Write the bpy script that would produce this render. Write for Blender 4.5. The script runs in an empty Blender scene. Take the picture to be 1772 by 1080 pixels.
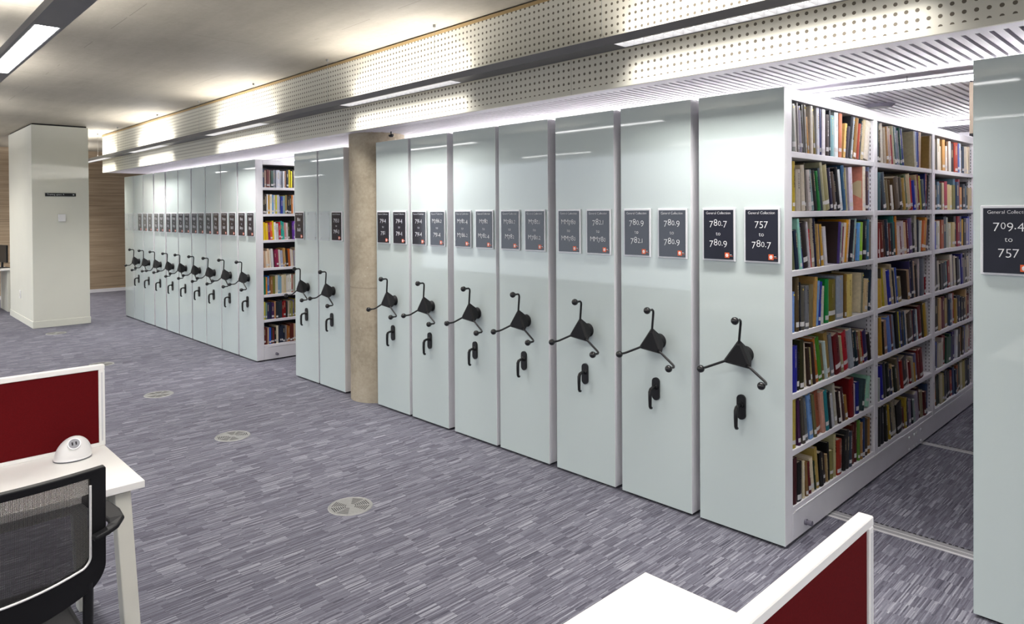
import bpy, bmesh, math, random
from mathutils import Vector, Matrix
C = bpy.context.scene.collection
SC = bpy.context.scene
PI = math.pi

# ------------------------------------------------------------------ camera, world, exposure
def setup_camera():
    f, cy = 1197.255, 376.785
    yaw, pitch, roll = (math.radians(a) for a in (45.97776, -0.50171, -0.36268))
    fw = Vector((-math.sin(yaw) * math.cos(pitch), math.cos(yaw) * math.cos(pitch), math.sin(pitch)))
    r = Vector((math.cos(yaw), math.sin(yaw), 0)); u = r.cross(fw)
    r2 = math.cos(roll) * r + math.sin(roll) * u
    u2 = -math.sin(roll) * r + math.cos(roll) * u
    cam = bpy.data.cameras.new('camera'); o = bpy.data.objects.new('camera', cam); C.objects.link(o)
    o.matrix_world = Matrix(((r2.x, u2.x, -fw.x, 0), (r2.y, u2.y, -fw.y, 0), (r2.z, u2.z, -fw.z, 1.65), (0, 0, 0, 1)))
    cam.sensor_fit = 'HORIZONTAL'; cam.sensor_width = 36
    cam.lens = f * 36 / 1772
    cam.shift_y = -(540 - cy) / 1772
    cam.clip_start = 0.05; cam.clip_end = 100
    SC.camera = o
setup_camera()
SC.view_settings.view_transform = 'Standard'
SC.view_settings.look = 'None'
SC.view_settings.gamma = 1
SC.view_settings.use_curve_mapping = False
SC.view_settings.exposure = 0.40
SC.cycles.use_denoising = True
SC.cycles.max_bounces = 8
SC.cycles.sample_clamp_indirect = 6
W = bpy.data.worlds.new('daylight'); SC.world = W; W.use_nodes = True
bgn = W.node_tree.nodes['Background']
bgn.inputs[1].default_value = 0.9
_t = W.node_tree; _c = _t.nodes.new('ShaderNodeTexCoord'); _s = _t.nodes.new('ShaderNodeSeparateXYZ'); _r = _t.nodes.new('ShaderNodeValToRGB')
_t.links.new(_c.outputs['Generated'], _s.inputs[0]); _t.links.new(_s.outputs[2], _r.inputs[0]); _t.links.new(_r.outputs[0], bgn.inputs[0])
_r.color_ramp.elements[0].position = .0; _r.color_ramp.elements[0].color = (.34, .35, .36, 1)      # assumed ground tone, light entering by the unbuilt room sides
_r.color_ramp.elements[1].position = .06; _r.color_ramp.elements[1].color = (.84, .91, 1., 1)       # sky
UP_W, DOWN_W, STRIP_E, LOUVRE_E = 17.0, 15.5, 60.0, 1.8

CEIL = 2.975
FY = 3.27          # plane of the glass end panels
BULK_Y = 3.12
SOFFIT = 2.342

# ------------------------------------------------------------------ materials
def srgb(h):
    v = [int(h[i:i + 2], 16) / 255 for i in (0, 2, 4)]
    return [c / 12.92 if c <= .04045 else ((c + .055) / 1.055) ** 2.4 for c in v]
class NT:
    def __init__(s, name, rough=.5, spec=.5, metal=0., color=None):
        m = bpy.data.materials.new(name); m.use_nodes = True
        s.m = m; s.t = m.node_tree; s.b = s.t.nodes['Principled BSDF']
        s.b.inputs['Roughness'].default_value = rough
        s.b.inputs['Specular IOR Level'].default_value = spec
        s.b.inputs['Metallic'].default_value = metal
        if color: s.b.inputs['Base Color'].default_value = (*color, 1)
    def n(s, typ, **kw):
        nd = s.t.nodes.new(typ)
        for k, v in kw.items(): setattr(nd, k, v)
        return nd
    def l(s, a, b): s.t.links.new(a, b)
    def math(s, op, a, b=None, c=None):
        nd = s.n('ShaderNodeMath', operation=op)
        for i, x in enumerate((a, b, c)):
            if x is None: continue
            if isinstance(x, (int, float)): nd.inputs[i].default_value = x
            else: s.l(x, nd.inputs[i])
        return nd.outputs[0]
    def coord(s):
        tc = s.n('ShaderNodeTexCoord'); sp = s.n('ShaderNodeSeparateXYZ')
        s.l(tc.outputs['Object'], sp.inputs[0])
        return tc.outputs['Object'], sp.outputs
    def comb(s, x, y, z=0.):
        nd = s.n('ShaderNodeCombineXYZ')
        for i, v in enumerate((x, y, z)):
            if isinstance(v, (int, float)): nd.inputs[i].default_value = v
            else: s.l(v, nd.inputs[i])
        return nd.outputs[0]
    def white(s, v, dim='2D'):
        nd = s.n('ShaderNodeTexWhiteNoise', noise_dimensions=dim)
        if dim == '1D': s.l(v, nd.inputs['W'])
        else: s.l(v, nd.inputs['Vector'])
        return nd.outputs['Value']
    def noise(s, vec, scale, detail=4, rough=.5):
        nd = s.n('ShaderNodeTexNoise'); nd.inputs['Scale'].default_value = scale
        nd.inputs['Detail'].default_value = detail; nd.inputs['Roughness'].default_value = rough
        if vec is not None: s.l(vec, nd.inputs['Vector'])
        return nd.outputs['Fac']
    def ramp(s, fac, stops, interp='LINEAR'):
        nd = s.n('ShaderNodeValToRGB'); cr = nd.color_ramp; cr.interpolation = interp
        while len(cr.elements) < len(stops): cr.elements.new(.5)
        for e, (p, c) in zip(cr.elements, stops): e.position = p; e.color = (*c, 1)
        s.l(fac, nd.inputs[0]); return nd.outputs[0]
    def mix(s, fac, a, b, mode='MIX'):
        nd = s.n('ShaderNodeMix', data_type='RGBA', blend_type=mode)
        if isinstance(fac, (int, float)): nd.inputs[0].default_value = fac
        else: s.l(fac, nd.inputs[0])
        for i, v in ((6, a), (7, b)):
            if isinstance(v, (tuple, list)): nd.inputs[i].default_value = (*v, 1)
            else: s.l(v, nd.inputs[i])
        return nd.outputs[2]
    def base(s, c): s.l(c, s.b.inputs['Base Color'])
    def bump(s, h, strength=.2, dist=.002):
        nd = s.n('ShaderNodeBump'); nd.inputs['Strength'].default_value = strength; nd.inputs['Distance'].default_value = dist
        s.l(h, nd.inputs['Height']); s.l(nd.outputs[0], s.b.inputs['Normal'])
def simple(name, color, rough=.5, spec=.5, metal=0., vary=.06, scale=9.):
    t = NT(name, rough, spec, metal)
    v, _ = t.coord(); n = t.noise(v, scale)
    a = [c * (1 - vary) for c in color]; b = [min(1, c * (1 + vary)) for c in color]
    t.base(t.ramp(n, ((.3, a), (.7, b)))); return t.m
def emitter(name, color, strength):
    t = NT(name, .4, .3, 0, color)
    t.b.inputs['Emission Color'].default_value = (*color, 1); t.b.inputs['Emission Strength'].default_value = strength
    return t.m
M = {}
M['white_steel'] = simple('white painted steel', (.77, .76, .79), .38, .5, 0, .02)
M['white_laminate'] = simple('white laminate', (.84, .83, .81), .35, .5, 0, .01)
M['white_plastic'] = simple('white plastic', (.78, .77, .77), .32, .5, 0, .01)
M['cream_steel'] = simple('cream painted steel', (.66, .65, .58), .4, .5, 0, .02)
M['black_plastic'] = simple('black plastic', (.008, .008, .009), .38, .4, 0, .1)
M['black_matt'] = simple('matt black plastic', (.008, .008, .0095), .5, .25, 0, .1)
M['hub'] = simple('charcoal moulded hub', (.009, .0088, .010), .55, .25, 0, .1)
M['black_gloss'] = simple('gloss black knob', (.009, .009, .01), .1, .6, 0, .05)
M['shadow_sheet'] = simple('shadow coloured back sheet', (.07, .068, .075), .7, .2)  # dark colour stands in for the shade behind the books
M['dark_gap'] = simple('dark gap', (.02, .019, .022), .9, .1)
M['red_fabric'] = simple('dark red fabric', (.098, .0036, .0052), .9, .1, 0, .10, 260.)
M['card'] = simple('slate sign card', (.016, .017, .029), .06, .5, 0, .08)
M['glass_clear'] = None
M['clear_edge'] = simple('acrylic sign holder', (.70, .71, .74), .15, .5, 0, .02)
M['letter'] = simple('white lettering', (.80, .80, .82), .5, .3, 0, .01)
M['orange'] = simple('orange print', (.72, .115, .03), .45, .4, 0, .04)
M['grey_rubber'] = simple('grey rubber', (.16, .15, .19), .6, .3)
M['steel'] = simple('brushed steel', (.29, .29, .285), .4, .5, .3, .08, 60.)
M['rail'] = simple('aluminium rail', (.66, .66, .67), .35, .5, .15, .04, 40.)
M['rail_grey'] = simple('grey rail bed', (.30, .30, .31), .4, .4, .2)
M['profile'] = simple('grey anodised profile', (.135, .135, .15), .42, .5, .35, .04)
M['soffit'] = simple('white soffit', (.74, .72, .77), .42, .5, 0, .02)
M['soffit_back'] = simple('dark soffit backing', (.12, .105, .095), .8, .2)
M['casing'] = simple('cream painted casing', (.66, .655, .58), .55, .25, 0, .02, 2.)
M['tan_edge'] = simple('tan board edge', (.40, .28, .13), .6, .3)
M['page'] = simple('book pages', (.66, .58, .44), .8, .2, 0, .08, 40.)
M['sticker'] = simple('white spine sticker', (.64, .63, .62), .6, .3, 0, .03)
M['gold'] = simple('spine print', (.50, .42, .25), .5, .4)
M['dot'] = simple('yellow dot sticker', (.75, .58, .05), .6, .3)
def clear_acrylic():
    t = NT('clear acrylic', .06, .6, 0, (.72, .76, .80)); t.b.inputs['Alpha'].default_value = .22; return t.m
M['glass_clear'] = clear_acrylic()
M['strip'] = emitter('lit linear lamp', (1, .97, .98), STRIP_E)
M['louvre_bare'] = emitter('lit bare lamp tray', (1, .98, .97), 14.)
M['louvre'] = emitter('lit louvre', (1, .98, .97), LOUVRE_E)
def glass_panel():
    t = NT('back painted pale glass', .035, .55, 0)
    v, xyz = t.coord(); n = t.noise(v, .7, 2)
    t.base(t.ramp(n, ((.3, (.535, .605, .595)), (.7, (.555, .625, .615)))))
    return t.m
M['glass'] = glass_panel()
M['glass_edge'] = simple('green glass edge', (.42, .56, .54), .15, .5)
def carpet():
    t = NT('striped carpet tile', .95, .12)
    v, xyz = t.coord(); x, y = xyz[0], xyz[1]
    bx = t.math('FLOOR', t.math('DIVIDE', x, .060))
    by = t.math('FLOOR', t.math('ADD', t.math('DIVIDE', y, .105), t.math('MULTIPLY', t.white(t.math('ADD', bx, 3.3), '1D'), 9.)))
    mean, con = t.white(t.comb(bx, by, 1.)), t.white(t.comb(bx, by, 5.))
    ln = t.math('FLOOR', t.math('DIVIDE', x, .0060)); fi = t.math('FLOOR', t.math('DIVIDE', x, .0030))
    seg = t.math('FLOOR', t.math('ADD', t.math('DIVIDE', y, .07), t.math('MULTIPLY', t.white(t.math('ADD', ln, 8.1), '1D'), 23.)))
    a = t.white(t.comb(ln, by, 2.)); c = t.white(t.comb(fi, seg, 4.))
    n = t.noise(v, 240, 2)
    f = t.math('ADD', .5, t.math('MULTIPLY', t.math('SUBTRACT', a, .5), t.math('ADD', .34, t.math('MULTIPLY', con, .42))))
    f = t.math('ADD', f, t.math('MULTIPLY', t.math('SUBTRACT', mean, .5), .10))
    f = t.math('ADD', f, t.math('MULTIPLY', t.math('SUBTRACT', c, .5), .30))
    f = t.math('ADD', f, t.math('MULTIPLY', t.math('SUBTRACT', n, .5), .22))
    t.base(t.ramp(f, ((.04, (.050, .049, .066)), (.40, (.120, .118, .148)), (.64, (.172, .170, .206)), (1., (.33, .335, .37)))))
    t.bump(f, .35, .002)
    return t.m
M['carpet'] = carpet()
def concrete(name, c0, c1, stains=True):
    t = NT(name, .75, .25)
    v, xyz = t.coord()
    big = t.noise(v, 1.1, 5, .6); fine = t.noise(v, 26, 6, .7)
    mp = t.n('ShaderNodeMapping'); mp.inputs['Scale'].default_value = (.4, 2.6, 2.6) ; t.l(v, mp.inputs[0])
    streak = t.noise(mp.outputs[0], 3.2, 6, .65)
    f = t.math('ADD', t.math('MULTIPLY', big, .45), t.math('ADD', t.math('MULTIPLY', fine, .22), t.math('MULTIPLY', streak, .33)))
    c = t.ramp(f, ((.32, c0), (.68, c1)))
    for k, (ax, ot, pitch) in enumerate(((0, 1, 2.44), (1, 0, 1.22))):
        u = t.math('ABSOLUTE', t.math('SUBTRACT', t.math('FRACT', t.math('DIVIDE', t.math('ADD', xyz[ax], 40.7), pitch)), .5))
        line = t.math('MULTIPLY', t.math('LESS_THAN', u, .0022 / pitch), t.math('GREATER_THAN', t.noise(v, 1.4 + k, 1), .54))
        c = t.mix(t.math('MULTIPLY', line, .55), c, (.12, .11, .09))
    t.base(c); t.bump(fine, .15, .003)
    return t.m
M['concrete'] = concrete('ceiling concrete', (.33, .30, .245), (.47, .435, .36))
def column_concrete():
    t = NT('column concrete', .8, .25)
    v, xyz = t.coord()
    big = t.noise(v, 2.2, 6, .65); fine = t.noise(v, 30, 6, .7)
    f = t.math('ADD', t.math('MULTIPLY', big, .62), t.math('MULTIPLY', fine, .38))
    c = t.ramp(f, ((.30, (.225, .19, .14)), (.52, (.40, .345, .26)), (.72, (.50, .45, .36))))
    seam = t.math('LESS_THAN', t.math('ABSOLUTE', t.math('SUBTRACT', xyz[2], t.math('ADD', .985, t.math('MULTIPLY', t.noise(v, 9, 2), .02)))), .006)
    vo = t.n('ShaderNodeTexVoronoi'); vo.inputs['Scale'].default_value = 9.; t.l(v, vo.inputs['Vector'])
    pit = t.math('LESS_THAN', vo.outputs['Distance'], .07)
    c = t.mix(t.math('MULTIPLY', seam, .45), c, (.22, .19, .15))
    c = t.mix(t.math('MULTIPLY', pit, .5), c, (.55, .5, .42))
    t.base(c); t.bump(f, .3, .004); return t.m
M['column'] = column_concrete()
def perforated():
    t = NT('perforated white panel', .5, .4)
    v, xyz = t.coord(); p = .0405
    def cell(a, off=0.):
        return t.math('SUBTRACT', t.math('FRACT', t.math('DIVIDE', t.math('ADD', a, 50 * p + off), p)), .5)
    cx, cz = cell(xyz[0]), cell(xyz[2], -SOFFIT + 58 * p - 50 * p - .008)
    d = t.math('SQRT', t.math('ADD', t.math('MULTIPLY', cx, cx), t.math('MULTIPLY', cz, cz)))
    face = t.math('GREATER_THAN', xyz[2], SOFFIT + .028)
    hole = t.math('MULTIPLY', t.math('LESS_THAN', d, .20), face)
    joint = t.math('LESS_THAN', t.math('ABSOLUTE', t.math('SUBTRACT', t.math('FRACT', t.math('DIVIDE', t.math('ADD', xyz[0], 50.1), 2.43)), .5)), .0009)
    c = t.mix(hole, (.66, .64, .55), (.13, .11, .08))
    t.base(t.mix(t.math('MULTIPLY', joint, .5), c, (.3, .28, .24)))
    t.bump(t.math('SUBTRACT', 1., hole), .6, .01)
    return t.m
M['perforated'] = perforated()
def wood():
    t = NT('horizontal wood veneer', .5, .35)
    v, xyz = t.coord()
    mp = t.n('ShaderNodeMapping'); mp.inputs['Scale'].default_value = (1, .35, 14); t.l(v, mp.inputs[0])
    n = t.noise(mp.outputs[0], 2.6, 8, .65)
    mp2 = t.n('ShaderNodeMapping'); mp2.inputs['Scale'].default_value = (1, .2, 60); t.l(v, mp2.inputs[0])
    n2 = t.noise(mp2.outputs[0], 3., 4, .6)
    f = t.math('ADD', t.math('MULTIPLY', n, .65), t.math('MULTIPLY', n2, .35))
    t.base(t.ramp(f, ((.34, (.20, .145, .095)), (.46, (.32, .24, .16)), (.56, (.41, .315, .215)), (.68, (.47, .375, .265)))))
    return t.m
M['wood'] = wood()
def cover_mat():
    t = NT('book cloth', .45, .4)
    oi = t.n('ShaderNodeObjectInfo'); v, _ = t.coord()
    n = t.noise(v, 55, 3)
    t.base(t.mix(1., oi.outputs['Color'], t.ramp(n, ((.3, (.82, .82, .82)), (.7, (1, 1, 1)))), 'MULTIPLY'))
    return t.m
M['cover'] = cover_mat()
def far_cover():
    t = NT('book cloth by volume', .5, .4)
    a = t.n('ShaderNodeVertexColor', layer_name='col'); t.base(a.outputs['Color']); return t.m
M['far_cover'] = far_cover()
def mesh_fabric():
    t = NT('black chair mesh', .6, .35, 0, (.022, .021, .022))
    v, xyz = t.coord(); p = .0028
    a = t.math('FRACT', t.math('DIVIDE', t.math('ADD', xyz[1], 5.), p)); b = t.math('FRACT', t.math('DIVIDE', t.math('ADD', xyz[2], 5.), p))
    hole = t.math('MULTIPLY', t.math('GREATER_THAN', a, .60), t.math('GREATER_THAN', b, .55))
    t.l(t.math('SUBTRACT', 1., hole), t.b.inputs['Alpha'])
    return t.m
M['chair_mesh'] = mesh_fabric()

# ------------------------------------------------------------------ mesh helpers
class MB:
    def __init__(s): s.v = []; s.f = []; s.mi = []; s.sm = []; s.mats = []; s.col = None
    def mat(s, m):
        if m not in s.mats: s.mats.append(m)
        return s.mats.index(m)
    def add(s, vs, fs, m, smooth=False):
        k = len(s.v); s.v += [tuple(v) for v in vs]; i = s.mat(m)
        for f in fs: s.f.append(tuple(a + k for a in f)); s.mi.append(i); s.sm.append(smooth)
    def box(s, x0, x1, y0, y1, z0, z1, m, c=0., faces=None):
        vs = [(x, y, z) for z in (z0, z1) for y in (y0, y1) for x in (x0, x1)]
        fs = [(0, 2, 3, 1), (4, 5, 7, 6), (0, 1, 5, 4), (2, 6, 7, 3), (0, 4, 6, 2), (1, 3, 7, 5)]
        if c: # chamfered box
            vs = []
            for sx, X in ((1, x0), (-1, x1)):
                for sy, Y in ((1, y0), (-1, y1)):
                    for sz, Z in ((1, z0), (-1, z1)):
                        vs += [(X, Y + sy * c, Z + sz * c), (X + sx * c, Y, Z + sz * c), (X + sx * c, Y + sy * c, Z)]
            bm = bmesh.new(); bv = [bm.verts.new(v) for v in vs]
            r = bmesh.ops.convex_hull(bm, input=bv)
            bmesh.ops.dissolve_limit(bm, angle_limit=.01, verts=bm.verts, edges=bm.edges)
            s.from_bm(bm, m); return
        s.add(vs, fs, m)
    def from_bm(s, bm, m, smooth=False):
        bm.verts.ensure_lookup_table(); bm.verts.index_update()
        s.add([v.co[:] for v in bm.verts], [[v.index for v in f.verts] for f in bm.faces], m, smooth); bm.free()
    def cyl(s, a, b, r0, m, r1=None, n=16, cap=True, smooth=True):
        a, b = Vector(a), Vector(b); r1 = r0 if r1 is None else r1
        d = (b - a).normalized(); u = d.orthogonal().normalized(); w = d.cross(u)
        vs = []
        for p, r in ((a, r0), (b, r1)):
            vs += [p + (u * math.cos(2 * PI * i / n) + w * math.sin(2 * PI * i / n)) * r for i in range(n)]
        s.add(vs, [(i, (i + 1) % n, n + (i + 1) % n, n + i) for i in range(n)], m, smooth)
        if cap: s.add(vs, [tuple(range(n))[::-1], tuple(range(n, 2 * n))], m)
    def tube(s, pts, r, m, n=10, closed=False, smooth=True):
        P = [Vector(p) for p in pts]; L = len(P); vs = []; u = None
        for i, p in enumerate(P):
            a = P[(i - 1) % L] if (closed or i) else p; b = P[(i + 1) % L] if (closed or i < L - 1) else p
            d = (b - a).normalized()
            u = d.orthogonal().normalized() if u is None else (u - d * u.dot(d)).normalized()
            w = d.cross(u); rr = r[i] if isinstance(r, (list, tuple)) else r
            vs += [p + (u * math.cos(2 * PI * k / n) + w * math.sin(2 * PI * k / n)) * rr for k in range(n)]
        fs = []
        for i in range(L if closed else L - 1):
            j = (i + 1) % L
            fs += [(i * n + k, i * n + (k + 1) % n, j * n + (k + 1) % n, j * n + k) for k in range(n)]
        s.add(vs, fs, m, smooth)
        if not closed: s.add(vs, [tuple(range(n))[::-1], tuple(range((L - 1) * n, L * n))], m)
    def sphere(s, c, r, m, su=18, sv=10, sc=(1, 1, 1)):
        bm = bmesh.new(); bmesh.ops.create_uvsphere(bm, u_segments=su, v_segments=sv, radius=r)
        for v in bm.verts: v.co = Vector((v.co.x * sc[0], v.co.y * sc[1], v.co.z * sc[2])) + Vector(c)
        s.from_bm(bm, m, True)
    def prism(s, poly, axis, a, b, m, smooth=False):
        n = len(poly); vs = []
        for t in (a, b):
            for p in poly:
                q = list(p); q.insert(axis, t); vs.append(q)
        s.add(vs, [(i, (i + 1) % n, n + (i + 1) % n, n + i) for i in range(n)], m, smooth)
        s.add(vs, [tuple(range(n))[::-1], tuple(range(n, 2 * n))], m)
    def data(s, name):
        me = bpy.data.meshes.new(name); me.from_pydata(s.v, [], s.f)
        for m in s.mats: me.materials.append(m)
        me.polygons.foreach_set('material_index', s.mi); me.polygons.foreach_set('use_smooth', s.sm)
        if s.col:
            at = me.color_attributes.new('col', 'FLOAT_COLOR', 'POINT')
            for i, c in enumerate(s.col): at.data[i].color = (*c, 1)
        bm = bmesh.new(); bm.from_mesh(me); bmesh.ops.recalc_face_normals(bm, faces=bm.faces); bm.to_mesh(me); bm.free()
        me.update(); return me
    def obj(s, name, parent=None, loc=(0, 0, 0), bevel=0.):
        o = bpy.data.objects.new(name, s.data(name)); C.objects.link(o); o.location = loc
        if parent: o.parent = parent
        if bevel:
            b = o.modifiers.new('bevel', 'BEVEL'); b.width = bevel; b.segments = 2; b.limit_method = 'ANGLE'
            b.harden_normals = False
        return o
def link(name, me, parent=None, loc=(0, 0, 0)):
    o = bpy.data.objects.new(name, me); C.objects.link(o); o.location = loc
    if parent: o.parent = parent
    return o
def tag(o, label, cat, group=None, kind=None):
    o['label'] = label; o['category'] = cat
    if group: o['group'] = group
    if kind: o['kind'] = kind
    return o
def thing(name, label, cat, loc=(0, 0, 0), rz=0., group=None):
    o = bpy.data.objects.new(name, None); C.objects.link(o); o.location = loc; o.rotation_euler = (0, 0, rz)
    o.empty_display_size = .1
    return tag(o, label, cat, group)
def struct(o): o['kind'] = 'structure'; return o

# ------------------------------------------------------------------ the setting
b = MB(); b.box(-17.0, 5.0, -6.0, 7.4, -.12, 0, M['carpet']); struct(b.obj('floor'))
b = MB(); b.box(-17.0, 5.0, -6.0, 7.4, CEIL, CEIL + .15, M['concrete']); struct(b.obj('ceiling'))
b = MB(); b.box(-16.8, -16.6, -6.0, 7.4, 0, CEIL, M['wood']); struct(b.obj('wall_left'))
b = MB(); b.box(-16.6, -16.585, -6.0, 7.4, 0, .07, M['white_steel']); struct(b.obj('baseboard_left'))
b = MB(); b.box(-17.0, 5.0, 7.3, 7.4, 0, CEIL, M['soffit']); struct(b.obj('wall_back_light_block'))  # unseen wall put in to block outside light behind the stacks
b = MB(); b.box(1.3, 1.4, 3.3, 7.3, 0, SOFFIT, M['soffit']); struct(b.obj('wall_right_light_block'))  # unseen wall added to keep ambient light out of the aisle
# bulkhead with its perforated face, closed at the far end
b = MB(); b.box(-13.05, 5.0, BULK_Y, BULK_Y + .02, SOFFIT, CEIL - .012, M['perforated'])
b.box(-13.05, 5.0, BULK_Y - .002, BULK_Y + .02, CEIL - .034, CEIL - .011, M['tan_edge'])
b.box(-13.05, -13.03, BULK_Y + .02, 7.3, SOFFIT, CEIL - .012, M['soffit'])
struct(b.obj('trim_1'))
# slatted soffit: edge strip, two slat fields, flat bands
b = MB()
b.box(-13.03, 5.0, BULK_Y + .02, 3.225, SOFFIT, SOFFIT + .02, M['soffit'])
b.box(-13.03, 5.0, 3.225, 7.3, SOFFIT + .075, SOFFIT + .09, M['soffit_back'])
for y0, y1 in ((3.85, 4.37), (6.10, 6.50)): b.box(-13.03, 5.0, y0, y1, SOFFIT + .012, SOFFIT + .075, M['soffit'])
x = -13.0
while x < 3.0:
    for y0, y1 in ((3.225, 3.838), (4.385, 6.085), (6.515, 7.3)):
        b.box(x, x + .030, y0, y1, SOFFIT, SOFFIT + .04, M['soffit'])
    x += .0472
struct(b.obj('trim_2'))

# round concrete column standing in the row
b = MB(); b.cyl((0, 0, 0), (0, 0, SOFFIT + .07), .245, M['column'], n=72)
o = b.obj('concrete_column', loc=(-5.31, 3.45, 0)); struct(o); o['label'] = 'round fair-faced concrete column standing between the glass-ended shelving bays'; o['category'] = 'column'
# boxed white column
t = thing('column_casing', 'square cream-white boxed column with skirting and small dark sign', 'column', (-12.95, 2.32, 0)); struct(t)
b = MB(); b.box(-.95, .95, -.36, .36, 0, CEIL - .02, M['casing'], .004); b.obj('casing', t)
b = MB(); b.box(-.958, .958, -.368, .368, 0, .1, M['casing'], .003); b.obj('skirting', t)
b = MB(); b.box(-.93, .93, -.34, .34, CEIL - .021, CEIL, M['dark_gap']); b.obj('shadow_gap', t)

# ------------------------------------------------------------------ lettering
def glyph_source():
    cache = {}
    def get(ch):
        if ch in cache: return cache[ch]
        cu = bpy.data.curves.new('glyph', 'FONT'); cu.body = ch; cu.size = 1.; cu.resolution_u = 3; cu.offset = -.012
        o = bpy.data.objects.new('glyph', cu); C.objects.link(o)
        dg = bpy.context.evaluated_depsgraph_get(); me = o.evaluated_get(dg).to_mesh()
        vs = [v.co.copy() for v in me.vertices]; fs = [tuple(p.vertices) for p in me.polygons]
        o.evaluated_get(dg).to_mesh_clear(); bpy.data.objects.remove(o); bpy.data.curves.remove(cu)
        if vs:
            x0 = min(v.x for v in vs); x1 = max(v.x for v in vs)
            for v in vs: v.x -= x0
            cache[ch] = (vs, fs, x1 - x0)
        else: cache[ch] = ([], [], .22)
        return cache[ch]
    return get
GL = glyph_source()
CAPH = max(v.y for v in GL('H')[0])
def text_into(mb, s, cx, zb, cap, m, y, squeeze=1., oldstyle=False, axis='x', left=None, bold=1.):
    """flat lettering facing -y (or +x), centred on cx with baseline zb and capital height cap"""
    k = cap / CAPH; gap = .085 * k; pos = []; x = 0.
    for ch in s:
        vs, fs, w = GL(ch); sc = 1.; dz = 0.
        if oldstyle and ch in '012': sc = .76
        if oldstyle and ch in '34579': dz = -.26 * cap
        ww = (w * k * sc if vs else .24 * k)
        pos.append((x, sc, dz)); x += (ww + gap) * squeeze
    x -= gap
    x0 = cx - x / 2 if left is None else left
    for ch, (px, sc, dz) in zip(s, pos):
        vs, fs, w = GL(ch)
        if not vs: continue
        P = [(x0 + px + v.x * k * sc * squeeze, zb + dz + v.y * k * sc) for v in vs]
        mb.add([(p, y, q) if axis == 'x' else (y, p, q) for p, q in P], fs, m)
LET = {}
def line_mesh(name, txt, z, cap, old=False, fit=None):
    if (name, txt, z) not in LET:
        w = sum(GL(c)[2] + .085 for c in txt) * cap / CAPH
        b = MB(); text_into(b, txt, 0, z, cap, M['letter'], -.0206, 1. if not fit else min(1., fit / w), old)
        LET[name, txt, z] = b.data(name)
    return LET[name, txt, z]
def sign_lettering(a, c, h):
    link('heading', line_mesh('heading', 'General Collection', .1045, .0128, False, .142), h)
    for s, z in ((a, .044), (c, -.058)): link('number', line_mesh('number', s, z, .0335 if len(s) < 6 and s[0] != 'M' else .029, True, .124), h)
    link('word', line_mesh('word', 'to', -.005, .020), h)
b = MB(); b.box(-.093, .093, -.0165, -.008, -.1375, .1375, M['clear_edge'], .002)
for sx in (-.07, .07):
    for sz in (-.115, .115): b.cyl((sx, -.010, sz), (sx, 0, sz), .006, M['steel'], n=10)
HOLDER = b.data('sign_holder')
b = MB(); b.box(-.093, .093, -.0125, -.009, -.1375, .1375, M['glass_clear'])
for sx in (-.07, .07):
    for sz in (-.115, .115): b.cyl((sx, -.010, sz), (sx, 0, sz), .006, M['steel'], n=10)
EMPTY = b.data('empty_holder')
b = MB(); b.box(-.0835, .0835, -.0195, -.016, -.128, .1265, M['card']); CARD = b.data('sign_card')
b = MB(); b.box(.037, .062, -.0206, -.0190, -.1195, -.0925, M['orange'])
b.prism([(.0495 + .0075 * math.cos(2 * PI * i / 12) * (1 - .35 * (math.sin(2 * PI * i / 12) > .5)), -.106 + .0095 * math.sin(2 * PI * i / 12)) for i in range(12)], 1, -.0212, -.0205, M['letter'])
b.box(.0488, .0502, -.0216, -.0211, -.111, -.103, M['orange'])
b.box(.0645, .075, -.0202, -.0194, -.1045, -.1020, M['letter']); b.box(.0645, .080, -.0202, -.0194, -.1105, -.1085, M['orange'])
EMBLEM = b.data('emblem')

# ------------------------------------------------------------------ mobile shelving bays
HW = .232; DEPTH = 3.66; TOP = 2.247
SHELF = [1.939, 1.643, 1.349, 1.039, .739, .460, .180]
UPR = [(1.22, 1.28), (2.41, 2.47), (3.58, 3.66)]       # depth ranges of the uprights behind the panel
SECT = [(.085, 1.22), (1.28, 2.41), (2.47, 3.58)]
P = {}
b = MB(); b.box(-HW + .001, HW - .001, 0, .008, .014, TOP - .002, M['glass'])
b.box(-HW, -HW + .001, 0, .008, .014, TOP - .002, M['glass_edge']); b.box(HW - .001, HW, 0, .008, .014, TOP - .002, M['white_steel'])
P['end_panel'] = b.data('end_panel')
b = MB(); b.box(-HW, HW, .0085, .085, .014, TOP, M['white_steel'], .002); P['end_frame'] = b.data('end_frame')
b = MB(); b.box(-HW, HW, .086, DEPTH, 2.191, TOP, M['white_steel'], .0015); P['canopy'] = b.data('canopy')
b = MB(); b.box(-HW, HW, .086, DEPTH, .014, .1485, M['white_steel'], .0015)
b.box(-HW - .0015, HW + .0015, .12, 1.72, .152, .1485 + .006, M['white_steel'])
P['plinth'] = b.data('plinth')
b = MB(); b.box(-HW + .02, HW - .02, .02, DEPTH - .02, 0, .015, M['dark_gap']); P['shadow_base'] = b.data('shadow_base')  # near-black block stands in for the shadow line under the bay
b = MB(); b.box(-.003, .003, .086, DEPTH - .01, .15, 2.19, M['shadow_sheet']); P['back_sheet'] = b.data('back_sheet')
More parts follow.
